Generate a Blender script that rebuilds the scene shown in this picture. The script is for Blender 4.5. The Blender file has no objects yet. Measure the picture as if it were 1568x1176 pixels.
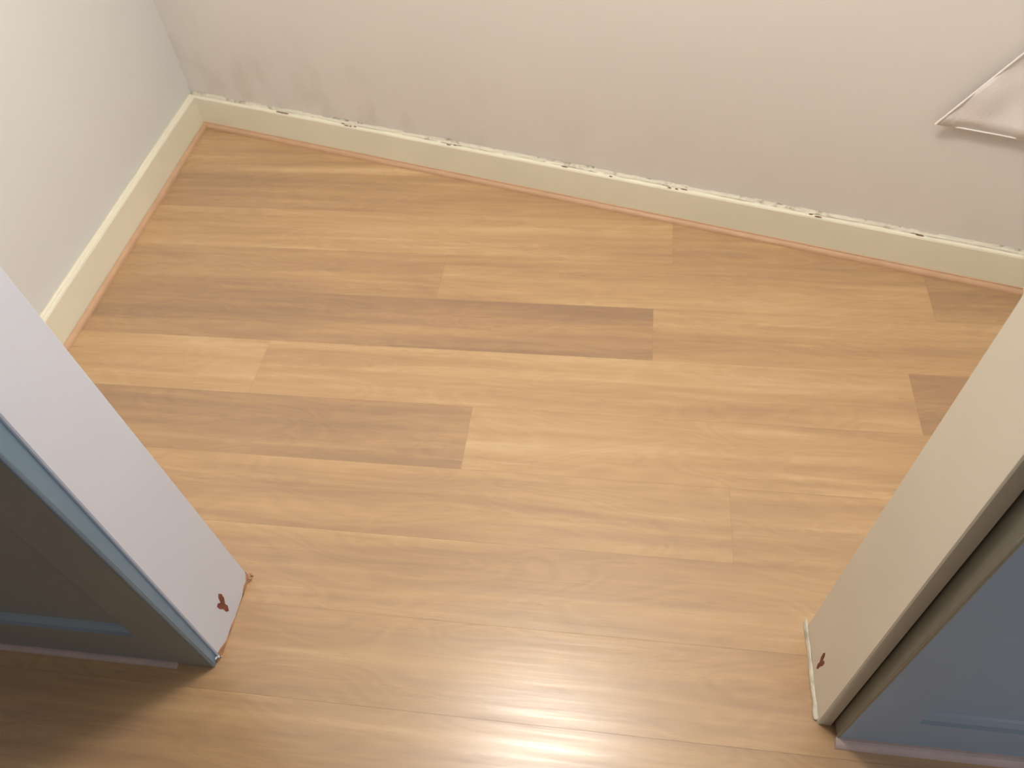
import bpy, bmesh, math, random
from mathutils import Vector, Matrix, noise
random.seed(7)
S=bpy.context.scene
S.view_settings.view_transform='Standard'
S.view_settings.look='None'

def lin(c):
    return tuple(((v/255)/12.92 if v/255<=0.04045 else (((v/255)+0.055)/1.055)**2.4) for v in c)+(1.0,)

# ---------------------------------------------------------------- materials
def paint(name,rgb,rough=0.6,var=0.05,scale=3.0,bump=0.05,bscale=60,stain=None,spec=0.3):
    m=bpy.data.materials.new(name);m.use_nodes=True
    nt=m.node_tree;N=nt.nodes;L=nt.links
    b=N['Principled BSDF'];b.inputs['Roughness'].default_value=rough
    b.inputs['Specular IOR Level'].default_value=spec
    geo=N.new('ShaderNodeNewGeometry')
    n=N.new('ShaderNodeTexNoise');n.inputs['Scale'].default_value=scale;n.inputs['Detail'].default_value=5
    L.new(geo.outputs['Position'],n.inputs['Vector'])
    r=N.new('ShaderNodeValToRGB')
    c=lin(rgb)
    r.color_ramp.elements[0].position=0.3;r.color_ramp.elements[1].position=0.7
    r.color_ramp.elements[0].color=tuple(v*(1-var) for v in c[:3])+(1,)
    r.color_ramp.elements[1].color=tuple(min(1,v*(1+var)) for v in c[:3])+(1,)
    L.new(n.outputs['Fac'],r.inputs['Fac'])
    out=r.outputs['Color']
    if stain:
        srgb,sscale,lo,hi,amt=stain
        n3=N.new('ShaderNodeTexNoise');n3.inputs['Scale'].default_value=sscale;n3.inputs['Detail'].default_value=6;n3.inputs['Roughness'].default_value=0.65
        L.new(geo.outputs['Position'],n3.inputs['Vector'])
        mr=N.new('ShaderNodeMapRange');mr.inputs['From Min'].default_value=lo;mr.inputs['From Max'].default_value=hi;mr.inputs['To Max'].default_value=amt
        L.new(n3.outputs['Fac'],mr.inputs['Value'])
        mx=N.new('ShaderNodeMixRGB');mx.inputs['Color2'].default_value=lin(srgb)
        L.new(mr.outputs['Result'],mx.inputs['Fac']);L.new(out,mx.inputs['Color1']);out=mx.outputs['Color']
    L.new(out,b.inputs['Base Color'])
    n2=N.new('ShaderNodeTexNoise');n2.inputs['Scale'].default_value=bscale;n2.inputs['Detail'].default_value=3
    L.new(geo.outputs['Position'],n2.inputs['Vector'])
    bp=N.new('ShaderNodeBump');bp.inputs['Strength'].default_value=bump;bp.inputs['Distance'].default_value=0.004
    L.new(n2.outputs['Fac'],bp.inputs['Height']);L.new(bp.outputs['Normal'],b.inputs['Normal'])
    return m

m_wall=paint('wall_paint',(224,226,225),0.75,0.015,2.2,0.15,14)
m_wallb=paint('wall_paint_marked',(228,223,217),0.75,0.015,2.2,0.18,12)
nt=m_wallb.node_tree;N=nt.nodes;L=nt.links
b=N['Principled BSDF'];src=b.inputs['Base Color'].links[0].from_socket
geo=N.new('ShaderNodeNewGeometry');sep=N.new('ShaderNodeSeparateXYZ');L.new(geo.outputs['Position'],sep.inputs[0])
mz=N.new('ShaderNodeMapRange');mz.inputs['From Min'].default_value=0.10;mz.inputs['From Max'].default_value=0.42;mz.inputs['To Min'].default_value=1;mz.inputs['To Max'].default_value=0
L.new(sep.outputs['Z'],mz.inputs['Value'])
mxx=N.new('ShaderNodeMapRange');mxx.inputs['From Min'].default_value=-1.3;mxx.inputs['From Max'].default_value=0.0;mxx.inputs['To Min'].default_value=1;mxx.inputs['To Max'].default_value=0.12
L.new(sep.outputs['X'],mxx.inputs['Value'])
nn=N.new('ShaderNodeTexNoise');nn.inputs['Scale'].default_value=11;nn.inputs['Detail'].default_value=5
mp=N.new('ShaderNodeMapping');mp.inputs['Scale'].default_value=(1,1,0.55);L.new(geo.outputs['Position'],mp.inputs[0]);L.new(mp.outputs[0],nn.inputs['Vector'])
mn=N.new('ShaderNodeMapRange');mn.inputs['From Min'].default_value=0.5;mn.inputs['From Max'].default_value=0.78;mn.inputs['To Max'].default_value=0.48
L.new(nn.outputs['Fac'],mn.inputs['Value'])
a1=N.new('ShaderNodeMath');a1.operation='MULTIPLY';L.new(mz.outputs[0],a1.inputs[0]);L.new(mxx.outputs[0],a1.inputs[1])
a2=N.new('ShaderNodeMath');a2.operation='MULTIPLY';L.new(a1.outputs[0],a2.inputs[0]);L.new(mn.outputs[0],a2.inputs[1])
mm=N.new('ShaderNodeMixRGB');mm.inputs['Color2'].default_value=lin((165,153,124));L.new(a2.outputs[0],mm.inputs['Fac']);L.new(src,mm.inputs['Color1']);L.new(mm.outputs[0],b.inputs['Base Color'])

m_base=paint('cream_gloss_paint',(238,234,214),0.4,0.02,6,0.08,25)
m_caulk=paint('decorator_caulk',(226,221,204),0.6,0.03,40,0.3,90,stain=((128,108,80),22,0.54,0.66,0.65))
m_bead=paint('beech_beading',(204,168,136),0.45,0.06,25,0.05,60)
m_jambL=paint('door_frame_cool_lit',(220,223,234),0.45,0.02,5,0.1,22)  # cool daylight on the left jamb mixed into the frame colour
m_jambR=paint('door_frame_warm_lit',(226,219,202),0.45,0.03,5,0.12,22)  # same frame, tinted for the warm light on the right jamb
m_doorL=paint('door_paint_warm_dim_lit',(138,134,124),0.4,0.03,6,0.06,40)  # blue-grey door paint with warm dim light baked into the tone
m_doorR=paint('door_paint_cool_lit',(142,154,166),0.4,0.03,6,0.06,40)  # same door paint as the left leaf, cool light baked in
m_edge=paint('door_edge_daylit',(120,144,162),0.35,0.03,6,0.05,40)  # bluish daylight on the left leaf's side edge, painted as colour
m_ledge=paint('door_ledge_lit',(140,150,158),0.35,0.03,6,0.05,40)  # colour carries the bluish light that falls on the upward panel ledges
m_lip=paint('door_lip_lit',(150,150,138),0.4,0.03,6,0.05,40)  # lighter tone paints the lit rounded edge of the right leaf
m_trimp=paint('pink_wood_trim',(190,166,156),0.5,0.06,30,0.05,50)
m_chip=paint('bare_wood_chip',(136,84,66),0.8,0.3,90,0.4,120)
m_chipo=paint('raw_timber',(190,148,116),0.8,0.25,70,0.4,120)
m_olive=paint('door_edge_shaded',(128,124,110),0.6,0.05,20,0.05,50)  # shade on the right leaf's side edge, put into the colour
m_cloth=paint('white_cotton',(238,232,228),0.9,0.02,20,0.2,160)
m_ceil=paint('ceiling_paint',(235,232,226),0.8,0.01,3,0.1,20)

def wood():
    m=bpy.data.materials.new('oak_laminate');m.use_nodes=True
    nt=m.node_tree;N=nt.nodes;L=nt.links;b=N['Principled BSDF']
    at=N.new('ShaderNodeVertexColor');at.layer_name='plank'
    sp=N.new('ShaderNodeSeparateColor');L.new(at.outputs['Color'],sp.inputs[0])
    geo=N.new('ShaderNodeNewGeometry')
    off=N.new('ShaderNodeCombineXYZ')
    k=N.new('ShaderNodeMath');k.operation='MULTIPLY';k.inputs[1].default_value=37.0;L.new(sp.outputs['Green'],k.inputs[0])
    L.new(k.outputs[0],off.inputs[0]);L.new(k.outputs[0],off.inputs[1]);L.new(k.outputs[0],off.inputs[2])
    ad=N.new('ShaderNodeVectorMath');ad.operation='ADD';L.new(geo.outputs['Position'],ad.inputs[0]);L.new(off.outputs[0],ad.inputs[1])
    def nz(sc,scale,detail,dist,rough=0.55):
        mp=N.new('ShaderNodeMapping');mp.inputs['Scale'].default_value=sc;L.new(ad.outputs[0],mp.inputs[0])
        t=N.new('ShaderNodeTexNoise');t.inputs['Scale'].default_value=scale;t.inputs['Detail'].default_value=detail;t.inputs['Distortion'].default_value=dist;t.inputs['Roughness'].default_value=rough
        L.new(mp.outputs[0],t.inputs['Vector']);return t.outputs['Fac']
    def rng(s,a,b_,c,d):
        r=N.new('ShaderNodeMapRange');r.inputs['From Min'].default_value=a;r.inputs['From Max'].default_value=b_;r.inputs['To Min'].default_value=c;r.inputs['To Max'].default_value=d
        L.new(s,r.inputs['Value']);return r.outputs['Result']
    def math2(op,x,y):
        r=N.new('ShaderNodeMath');r.operation=op
        for i,v in enumerate((x,y)):
            if isinstance(v,(int,float)): r.inputs[i].default_value=v
            else: L.new(v,r.inputs[i])
        return r.outputs[0]
    fine=nz((1.4,36,1),1.6,4,0.1,0.55)
    band=nz((0.6,10,1),1.3,3,0.5)
    cath=nz((1.6,7,1),1.7,1.5,1.0)
    c1=math2('MULTIPLY',cath,8.0);c2=math2('FRACT',c1,0.0);c3=math2('SUBTRACT',c2,0.5);c4=math2('ABSOLUTE',c3,0.0)
    g=math2('ADD',rng(fine,0.3,0.7,-0.15,0.15),rng(band,0.3,0.7,-0.28,0.28))
    g=math2('ADD',g,rng(c4,0.0,0.5,-0.07,0.07))
    t=math2('ADD',sp.outputs['Red'],g)
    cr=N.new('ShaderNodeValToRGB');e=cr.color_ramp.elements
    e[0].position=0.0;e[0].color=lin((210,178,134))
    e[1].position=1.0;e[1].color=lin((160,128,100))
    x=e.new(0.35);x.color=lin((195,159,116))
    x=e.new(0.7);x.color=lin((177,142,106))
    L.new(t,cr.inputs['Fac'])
    fl=nz((3.5,26,1),2.2,3,0.5)
    f2=rng(fl,0.66,0.80,0.0,0.28)
    mx=N.new('ShaderNodeMixRGB');mx.inputs['Color2'].default_value=lin((138,100,76));L.new(f2,mx.inputs['Fac']);L.new(cr.outputs['Color'],mx.inputs['Color1'])
    L.new(mx.outputs[0],b.inputs['Base Color'])
    L.new(rng(fine,0.3,0.7,0.25,0.36),b.inputs['Roughness'])
    b.inputs['Specular IOR Level'].default_value=0.95
    bp=N.new('ShaderNodeBump');bp.inputs['Strength'].default_value=0.3;bp.inputs['Distance'].default_value=0.001
    L.new(fine,bp.inputs['Height']);L.new(bp.outputs['Normal'],b.inputs['Normal'])
    return m
m_wood=wood()

# ---------------------------------------------------------------- helpers
def obj_from(bm,name,mats,parent=None,smooth=False):
    me=bpy.data.meshes.new(name);bmesh.ops.recalc_face_normals(bm,faces=bm.faces)
    bm.to_mesh(me);bm.free()
    for m in (mats if isinstance(mats,list) else [mats]): me.materials.append(m)
    if smooth:
        for p in me.polygons:p.use_smooth=True
    o=bpy.data.objects.new(name,me);S.collection.objects.link(o)
    if parent:o.parent=parent
    return o
def box(name,x0,x1,y0,y1,z0,z1,mat,parent=None,bev=0.0,seg=2):
    bm=bmesh.new();bmesh.ops.create_cube(bm,size=1)
    for v in bm.verts:
        v.co=Vector(((x0+x1)/2+v.co.x*(x1-x0),(y0+y1)/2+v.co.y*(y1-y0),(z0+z1)/2+v.co.z*(z1-z0)))
    if bev: bmesh.ops.bevel(bm,geom=list(bm.edges),offset=bev,segments=seg,affect='EDGES',profile=0.6)
    return obj_from(bm,name,mat,parent)
def empty(name,loc=(0,0,0)):
    e=bpy.data.objects.new(name,None);S.collection.objects.link(e);return e
def sweep(name,p0,p1,n,profile,mat,parent=None,seg=1,wob=0.0,smooth=False,seed=0):
    bm=bmesh.new();p0=Vector(p0);p1=Vector(p1);n=Vector(n)
    rings=[]
    for i in range(seg+1):
        t=i/seg;c=p0.lerp(p1,t)
        ring=[]
        d=(p1-p0).length*t
        for j,(o,z) in enumerate(profile):
            k=wob*noise.noise(Vector((d*9+seed,j*0.8,seed)))+wob*0.8*noise.noise(Vector((d*45+seed,j*0.9,seed+5)))
            zz=z+k*(1 if z>0.001 else 0)
            ring.append(bm.verts.new((c.x+n.x*(o+k*0.6),c.y+n.y*(o+k*0.6),zz)))
        rings.append(ring)
    m=len(profile)
    for a,b_ in zip(rings,rings[1:]):
        for j in range(m):
            bm.faces.new((a[j],a[(j+1)%m],b_[(j+1)%m],b_[j]))
    bm.faces.new(rings[0]);bm.faces.new(rings[-1][::-1])
    return obj_from(bm,name,mat,parent,smooth)

# ---------------------------------------------------------------- floor
Y0=0.935;W=0.1765
rows={
 7:[(3,0.5)],
 6:[(3,0.38)],
 5:[(0.35,0.64),(3,0.56)],
 4:[(0.153,0.34),(3,0.56)],
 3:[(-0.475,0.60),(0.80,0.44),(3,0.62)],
 2:[(0.102,0.74),(1.00,0.42),(3,0.70)],
 1:[(-0.885,0.32),(0.702,0.36),(3,0.74)],
 0:[(-0.321,0.75),(1.05,0.36),(3,0.5)],
 -1:[(0.27,0.44),(3,0.50)],
 -2:[(3,0.48)],
 -3:[(3,0.50)],
 -4:[(0.7,0.50),(3,0.5)],
}
bm=bmesh.new();cl=bm.loops.layers.float_color.new('plank')
XL,XR=-2.3,2.3
for k in range(-20,9):
    segs=rows.get(k)
    ya=Y0+k*W;yb=ya+W
    if not segs:
        segs=[];x=XL+random.uniform(0.2,1.2)
        while x<XR: segs.append((x,random.uniform(0.3,0.7)));x+=1.28
        segs.append((XR,0.5))
    x=XL
    for xe,t in segs:
        xe=min(xe,XR)
        r=random.random();g=0.00015
        if xe-x<=0.01: continue
        vs=[bm.verts.new(c) for c in ((x+g,ya+g,0),(xe-g,ya+g,0),(xe-g,yb-g,0),(x+g,yb-g,0))]
        f=bm.faces.new(vs);f.material_index=0
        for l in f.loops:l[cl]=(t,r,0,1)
        x=xe
z=-0.0008
vs=[bm.verts.new(c) for c in ((XL,Y0-20*W,z),(XR,Y0-20*W,z),(XR,Y0+9*W,z),(XL,Y0+9*W,z))]
vb=[bm.verts.new((v.co.x,v.co.y,-0.05)) for v in vs]
f=bm.faces.new(vs);f.material_index=1
for i in range(4):
    f=bm.faces.new((vs[i],vs[(i+1)%4],vb[(i+1)%4],vb[i]));f.material_index=1
f=bm.faces.new(vb[::-1]);f.material_index=1
me=bpy.data.meshes.new('floor');bm.to_mesh(me);bm.free()
me.materials.append(m_wood);me.materials.append(paint('plank_joint',(156,122,90),0.8,0.05,10,0,10))
fl=bpy.data.objects.new('floor',me);S.collection.objects.link(fl)

# ---------------------------------------------------------------- closet walls
H=2.45
XW=-1.452
e=Vector((0.9652,-0.2615,0));n=Vector((-0.2615,-0.9652,0))
A=Vector((-1.434,2.235,0))
P0=A-n*0.032-e*0.10
P1=A-n*0.032+e*2.75
def slab(name,p0,p1,n,t,z0,z1,mat):
    bm=bmesh.new();q=[p0,p1,p1-n*t,p0-n*t]
    a=[bm.verts.new((v.x,v.y,z0)) for v in q];b_=[bm.verts.new((v.x,v.y,z1)) for v in q]
    bm.faces.new(a);bm.faces.new(b_)
    for i in range(4): bm.faces.new((a[i],a[(i+1)%4],b_[(i+1)%4],b_[i]))
    return obj_from(bm,name,mat)
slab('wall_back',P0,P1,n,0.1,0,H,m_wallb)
box('wall_left',XW-0.1,XW,0.60,2.36,0,H,m_wall)
box('wall_right',1.045,1.145,0.60,1.66,0,H,m_wall)
wf=empty('wall_front')
box('wall_front_panel_left',-2.3,-0.742,0.484,0.60,0,H,m_wall,wf)
box('wall_front_panel_right',0.424,2.3,0.484,0.60,0,H,m_wall,wf)
box('wall_front_header',-0.742,0.424,0.484,0.60,2.07,H,m_wall,wf)
box('ceiling',-2.3,2.3,-2.5,2.5,H,H+0.08,m_ceil)
box('wall_side',-2.35,-2.25,-2.5,0.484,0,H,m_wall)

def base_prof(t,h): return [(0,0),(t,0),(t,h-0.006),(t-0.002,h-0.002),(t-0.006,h),(0,h)]
def quarter(r,o): 
    return [(o,0)]+[(o+r*math.cos(a),r*math.sin(a)) for a in [i*math.pi/12 for i in range(7)]]
pb0=A-n*0.032-e*0.02;pb1=A-n*0.032+e*2.64
bb=sweep('baseboard_back',pb0,pb1,n,base_prof(0.018,0.108),m_base,None,80,0.0005,seed=3)
sweep('caulk',pb0,pb1,n,[(0,0.106),(0.008,0.107),(0.0085,0.109),(0.005,0.111),(0.002,0.114),(0,0.116)],m_caulk,bb,420,0.0058,True,seed=11)
rr=random.Random(5)
bm=bmesh.new()
for t in [0.33,0.345,0.36,0.57,0.585,0.60,0.615,0.94,0.96,1.31,1.45,1.62,1.64,1.66,2.0,2.02,2.27]:
    c=A-n*0.032+e*t+n*rr.uniform(0.010,0.0155)
    mt=Matrix.Translation((c.x,c.y,0.1085))@Matrix.Rotation(math.atan2(e.y,e.x),4,'Z')@Matrix.Diagonal((rr.uniform(0.004,0.011),0.0016,0.0018,1))
    bmesh.ops.create_icosphere(bm,subdivisions=2,radius=1,matrix=mt)
obj_from(bm,'paint_chips',m_chip,bb)
sweep('beading',pb0,pb1,n,quarter(0.013,0.019),m_bead,bb,40,0.0003,seed=8)
sweep('beading_groove',pb0,pb1,n,[(0.018,0.0125),(0.0215,0.0125),(0.0215,0.0150),(0.018,0.0150)],m_bead,bb,4)
nl=Vector((1,0,0));ql0=Vector((XW,0.61,0));ql1=Vector((XW,2.262,0))
bl=sweep('baseboard_left',ql0,ql1,nl,base_prof(0.018,0.108),m_base,None,60,0.0005,seed=23)
sweep('caulk',ql0,ql1,nl,[(0,0.103),(0.010,0.104),(0.0105,0.108),(0.006,0.111),(0,0.114)],m_base,bl,200,0.0012,True,seed=31)
sweep('beading',ql0,Vector((XW,2.247,0)),nl,quarter(0.013,0.019),m_bead,bl,40,0.0003,seed=18)
br=sweep('baseboard_right',Vector((1.045,0.61,0)),Vector((1.045,1.585,0)),Vector((-1,0,0)),base_prof(0.018,0.108),m_base,None,30,0.0005,seed=3)

# ---------------------------------------------------------------- door frame
df=empty('door_frame')
def jamb(name,x0,x1,yf,yb,mat):
    zs=[0,0.9,1.15,2.07];ys=[(yf,yb),(yf+0.016,yb-0.025),(yf+0.018,yb-0.028),(yf+0.018,yb-0.028)]
    bm=bmesh.new();R=[]
    b=0.002
    for z,(a,c) in zip(zs,ys):
        R.append([bm.verts.new(p) for p in ((x0,a,z),(x1-b,a,z),(x1,a+b,z),(x1,c-b,z),(x1-b,c,z),(x0,c,z))] if x1<0 else
                 [bm.verts.new(p) for p in ((x1,a,z),(x0+b,a,z),(x0,a+b,z),(x0,c-b,z),(x0+b,c,z),(x1,c,z))])
    for a,c in zip(R,R[1:]):
        for i in range(6): bm.faces.new((a[i],a[(i+1)%6],c[(i+1)%6],c[i]))
    bm.faces.new(R[0]);bm.faces.new(R[-1])
    return obj_from(bm,name,mat,df)
jamb('jamb_left',-0.741,-0.72,0.466,0.636,m_jambL)
jamb('jamb_right',0.40,0.423,0.460,0.638,m_jambR)
box('head_jamb',-0.72,0.40,0.484,0.608,2.05,2.07,m_jambL,df,0.002)
def blob(name,pts,x,thick,mat,sgn):
    bm=bmesh.new()
    a=[bm.verts.new((x,y,z)) for y,z in pts];b_=[bm.verts.new((x+sgn*thick,y,z)) for y,z in pts]
    bm.faces.new(a);bm.faces.new(b_)
    for i in range(len(pts)): bm.faces.new((a[i],a[(i+1)%len(pts)],b_[(i+1)%len(pts)],b_[i]))
    return obj_from(bm,name,mat,df)
heart=[(-0.001,-0.022),(-0.006,-0.014),(-0.004,-0.006),(-0.010,0.002),(-0.011,0.012),(-0.007,0.019),(-0.002,0.016),(0.001,0.006),(0.006,0.012),(0.011,0.011),(0.010,0.002),(0.005,-0.006),(0.004,-0.016)]
blob('paint_chip_left',[(0.545-y*1.15,0.072+z*1.6) for y,z in heart],-0.7201,0.0006,m_chip,1)
blob('paint_chip_right',[(0.545-y*0.8,0.072+z*1.6) for y,z in heart],0.4001,0.0006,m_chip,-1)
blob('foot_chip_left',[(0.585,0.0),(0.636,0.0),(0.635,0.028),(0.631,0.020),(0.622,0.010),(0.610,0.012),(0.598,0.006)],-0.7202,0.0010,m_chipo,1)
blob('foot_edge_left',[(0.466,0.0),(0.60,0.0),(0.60,0.003),(0.55,0.002),(0.53,0.006),(0.50,0.004),(0.480,0.016),(0.468,0.022)],-0.7202,0.0010,m_chipo,1)
blob('foot_chip_right',[(0.46,0.0),(0.60,0.0),(0.60,0.003),(0.52,0.004),(0.48,0.003)],0.4002,0.0010,m_chipo,-1)
def crumbs(name,c,spread,cnt,mat,r,seed):
    q=random.Random(seed);bm=bmesh.new()
    for i in range(cnt):
        p=Vector(c)+Vector((q.uniform(-1,1)*spread[0],q.uniform(-1,1)*spread[1],q.uniform(0,1)*spread[2]))
        s=q.uniform(0.5,1)*r
        mt=Matrix.Translation(p)@Matrix.Rotation(q.uniform(0,3),4,'Z')@Matrix.Diagonal((s,s*0.6,s*0.5,1))
        bmesh.ops.create_icosphere(bm,subdivisions=1,radius=1,matrix=mt)
    return obj_from(bm,name,mat,df)
crumbs('foot_filler_left',(-0.718,0.634,0.001),(0.004,0.008,0.005),14,m_chipo,0.005,1)
crumbs('foot_filler_front',(-0.725,0.464,0.001),(0.006,0.005,0.016),14,m_jambL,0.004,3)
sweep('foot_caulk_right',Vector((0.40,0.466,0)),Vector((0.40,0.648,0)),Vector((-1,0,0)),[(0,0),(0.0045,0.0),(0.0045,0.003),(0.003,0.008),(0,0.014)],m_caulk,df,80,0.0060,True,seed=44)

# ---------------------------------------------------------------- panelled doors
def door(name,x0,x1,yf,yb,z0,z1,mat,edge,edge_side,stile_in,zpan):
    root=empty(name)
    bm=bmesh.new()
    def quad(a,b_,c,d,mi=0):
        f=bm.faces.new([bm.verts.new(p) for p in (a,b_,c,d)]);f.material_index=mi
    st=stile_in
    pans=[(x0+st,x1-0.095,zpan,0.86),(x0+st,x1-0.095,0.98,z1-0.11)] if edge_side<0 else [(x0+0.095,x1-st,zpan,0.86),(x0+0.095,x1-st,0.98,z1-0.11)]
    xs=[x0,pans[0][0],pans[0][1],x1];zs=[z0,pans[0][2],pans[0][3],pans[1][2],pans[1][3],z1]
    for i in range(3):
        for j in range(5):
            a=(xs[i],yf,zs[j]);b_=(xs[i+1],yf,zs[j]);c=(xs[i+1],yf,zs[j+1]);d=(xs[i],yf,zs[j+1])
            if i==1 and j in(1,3): continue
            quad(a,b_,c,d)
    for (px0,px1,pz0,pz1) in pans:
        prev=(px0,px1,pz0,pz1,yf)
        for ins,dep in ((0.002,0.006),(0.013,0.012),(0.016,0.016)):
            cur=(px0+ins,px1-ins,pz0+ins,pz1-ins,yf+dep)
            def cor(q): return [(q[0],q[4],q[2]),(q[1],q[4],q[2]),(q[1],q[4],q[3]),(q[0],q[4],q[3])]
            A_,B_=cor(prev),cor(cur)
            for i in range(4): quad(A_[i],A_[(i+1)%4],B_[(i+1)%4],B_[i],2 if i==0 else 0)
            prev=cur
        quad(*cor(prev))
    quad((x0,yb,z0),(x1,yb,z0),(x1,yb,z1),(x0,yb,z1))
    quad((x0,yf,z0),(x0,yb,z0),(x0,yb,z1),(x0,yf,z1),1 if edge_side<0 else 0)
    quad((x1,yf,z0),(x1,yb,z0),(x1,yb,z1),(x1,yf,z1),1 if edge_side>0 else 0)
    quad((x0,yf,z0),(x1,yf,z0),(x1,yb,z0),(x0,yb,z0));quad((x0,yf,z1),(x1,yf,z1),(x1,yb,z1),(x0,yb,z1))
    bmesh.ops.remove_doubles(bm,verts=bm.verts,dist=0.0001)
    o=obj_from(bm,'leaf',[mat,edge,m_ledge],root)
    return root
d1=door('door_1',-1.36,-0.726,0.446,0.483,0.004,2.02,m_doorL,m_edge,1,0.105,0.13)
d2=door('door_2',0.427,1.06,0.437,0.483,0.016,2.02,m_doorR,m_olive,-1,0.097,0.131)
def rod(name,x,y,z0,z1,r,mat,parent):
    bm=bmesh.new();bmesh.ops.create_cone(bm,segments=12,radius1=r,radius2=r,depth=z1-z0,cap_ends=True,matrix=Matrix.Translation((x,y,(z0+z1)/2)))
    return obj_from(bm,name,mat,parent,True)
rod('edge_lip',0.4295,0.4385,0.016,2.02,0.003,m_lip,d2)
rod('edge_lip',-0.729,0.449,0.004,2.02,0.004,m_edge,d1)
nf=Vector((0,-1,0))
sweep('trim_1',Vector((-2.2,0.446,0)),Vector((-0.80,0.446,0)),nf,quarter(0.010,0.0),m_trimp,None,20,0.0003)
sweep('trim_2',Vector((0.425,0.437,0)),Vector((2.2,0.437,0)),nf,quarter(0.016,0.0),m_trimp,None,20,0.0003)

# ---------------------------------------------------------------- hanging cloth on the back wall
bm=bmesh.new()
U,Vn=30,40
def wallpt(x,z,off):
    base=A-n*0.032;t=(x-base.x)/e.x;p=base+e*t+n*off;return Vector((p.x,p.y,z))
g=[]
for j in range(Vn+1):
    v=j/Vn;row=[]
    z=0.425+v*1.0
    xl=0.700+v*0.56 if v<0.35 else 0.896+ (v-0.35)*0.05
    xr=1.03
    for i in range(U+1):
        u=i/U
        x=xl+(xr-xl)*u
        zz=z-0.012*u*(1-v)
        off=0.012+0.016*noise.noise(Vector((x*18,z*9,1)))+0.012*abs(math.sin(u*7+v*9))*u+0.012*(1-u)**6
        row.append(bm.verts.new(wallpt(x,zz,max(0.004,off))))
    g.append(row)
for j in range(Vn):
    for i in range(U): bm.faces.new((g[j][i],g[j][i+1],g[j+1][i+1],g[j+1][i]))
hc=obj_from(bm,'hanging_cloth',m_cloth,None,True)
so=hc.modifiers.new('t','SOLIDIFY');so.thickness=0.002
def hem(name,pts,r):
    cu=bpy.data.curves.new(name,'CURVE');cu.dimensions='3D';cu.bevel_depth=r;cu.bevel_resolution=3
    s=cu.splines.new('POLY');s.points.add(len(pts)-1)
    for i,p in enumerate(pts): s.points[i].co=(p.x,p.y,p.z,1)
    cu.materials.append(m_cloth);o=bpy.data.objects.new(name,cu);S.collection.objects.link(o);o.parent=hc
hem('hem_side',[wallpt(0.700+v*0.56,0.425+v,0.024) for v in [i/30*0.35 for i in range(31)]],0.0025)
hem('hem_bottom',[wallpt(0.700+(1.03-0.7)*u,0.425-0.012*u,0.020) for u in [i/20 for i in range(21)]],0.002)

# ---------------------------------------------------------------- lights
def area(name,loc,target,size,power,col,shape='DISK',sy=None):
    l=bpy.data.lights.new(name,'AREA');l.shape=shape;l.size=size
    if sy:l.size_y=sy
    l.energy=power;l.color=col
    o=bpy.data.objects.new(name,l);S.collection.objects.link(o);o.location=loc
    o.rotation_euler=(Vector(target)-Vector(loc)).to_track_quat('-Z','Y').to_euler();return o
pl=bpy.data.lights.new('closet_ceiling_light','POINT');pl.energy=46;pl.color=(1.0,0.935,0.865);pl.shadow_soft_size=0.10
po=bpy.data.objects.new('closet_ceiling_light',pl);S.collection.objects.link(po);po.location=(-0.20,0.92,2.22)
area('window_daylight',(2.2,-1.3,1.0),(-0.9,0.6,0.6),1.0,20,(0.80,0.88,1.0),'RECTANGLE',1.0)
w=bpy.data.worlds.new('world');S.world=w;w.use_nodes=True
w.node_tree.nodes['Background'].inputs[0].default_value=(0.84,0.91,1.0,1)
w.node_tree.nodes['Background'].inputs[1].default_value=0.13

# ---------------------------------------------------------------- camera
Xc=Vector((.99085,.05747,-.12203));Yc=Vector((.12103,-.77814,.61632));D=Vector((.05954,.62547,.77798))
right=Vector((Xc[0],Yc[0],-D[0]));down=Vector((Xc[1],Yc[1],-D[1]));fwd=Vector((Xc[2],Yc[2],-D[2]))
right.normalize();fwd=(fwd-right*fwd.dot(right)).normalized();up=right.cross(fwd)
M=Matrix((( right.x,up.x,-fwd.x,0),(right.y,up.y,-fwd.y,0),(right.z,up.z,-fwd.z,1.5),(0,0,0,1)))
cd=bpy.data.cameras.new('camera');cd.sensor_width=36;cd.lens=36*1210/1568
co=bpy.data.objects.new('camera',cd);S.collection.objects.link(co);co.matrix_world=M;S.camera=co
cd.clip_start=0.02
cd.dof.use_dof=True;cd.dof.focus_distance=1.2;cd.dof.aperture_fstop=7.0
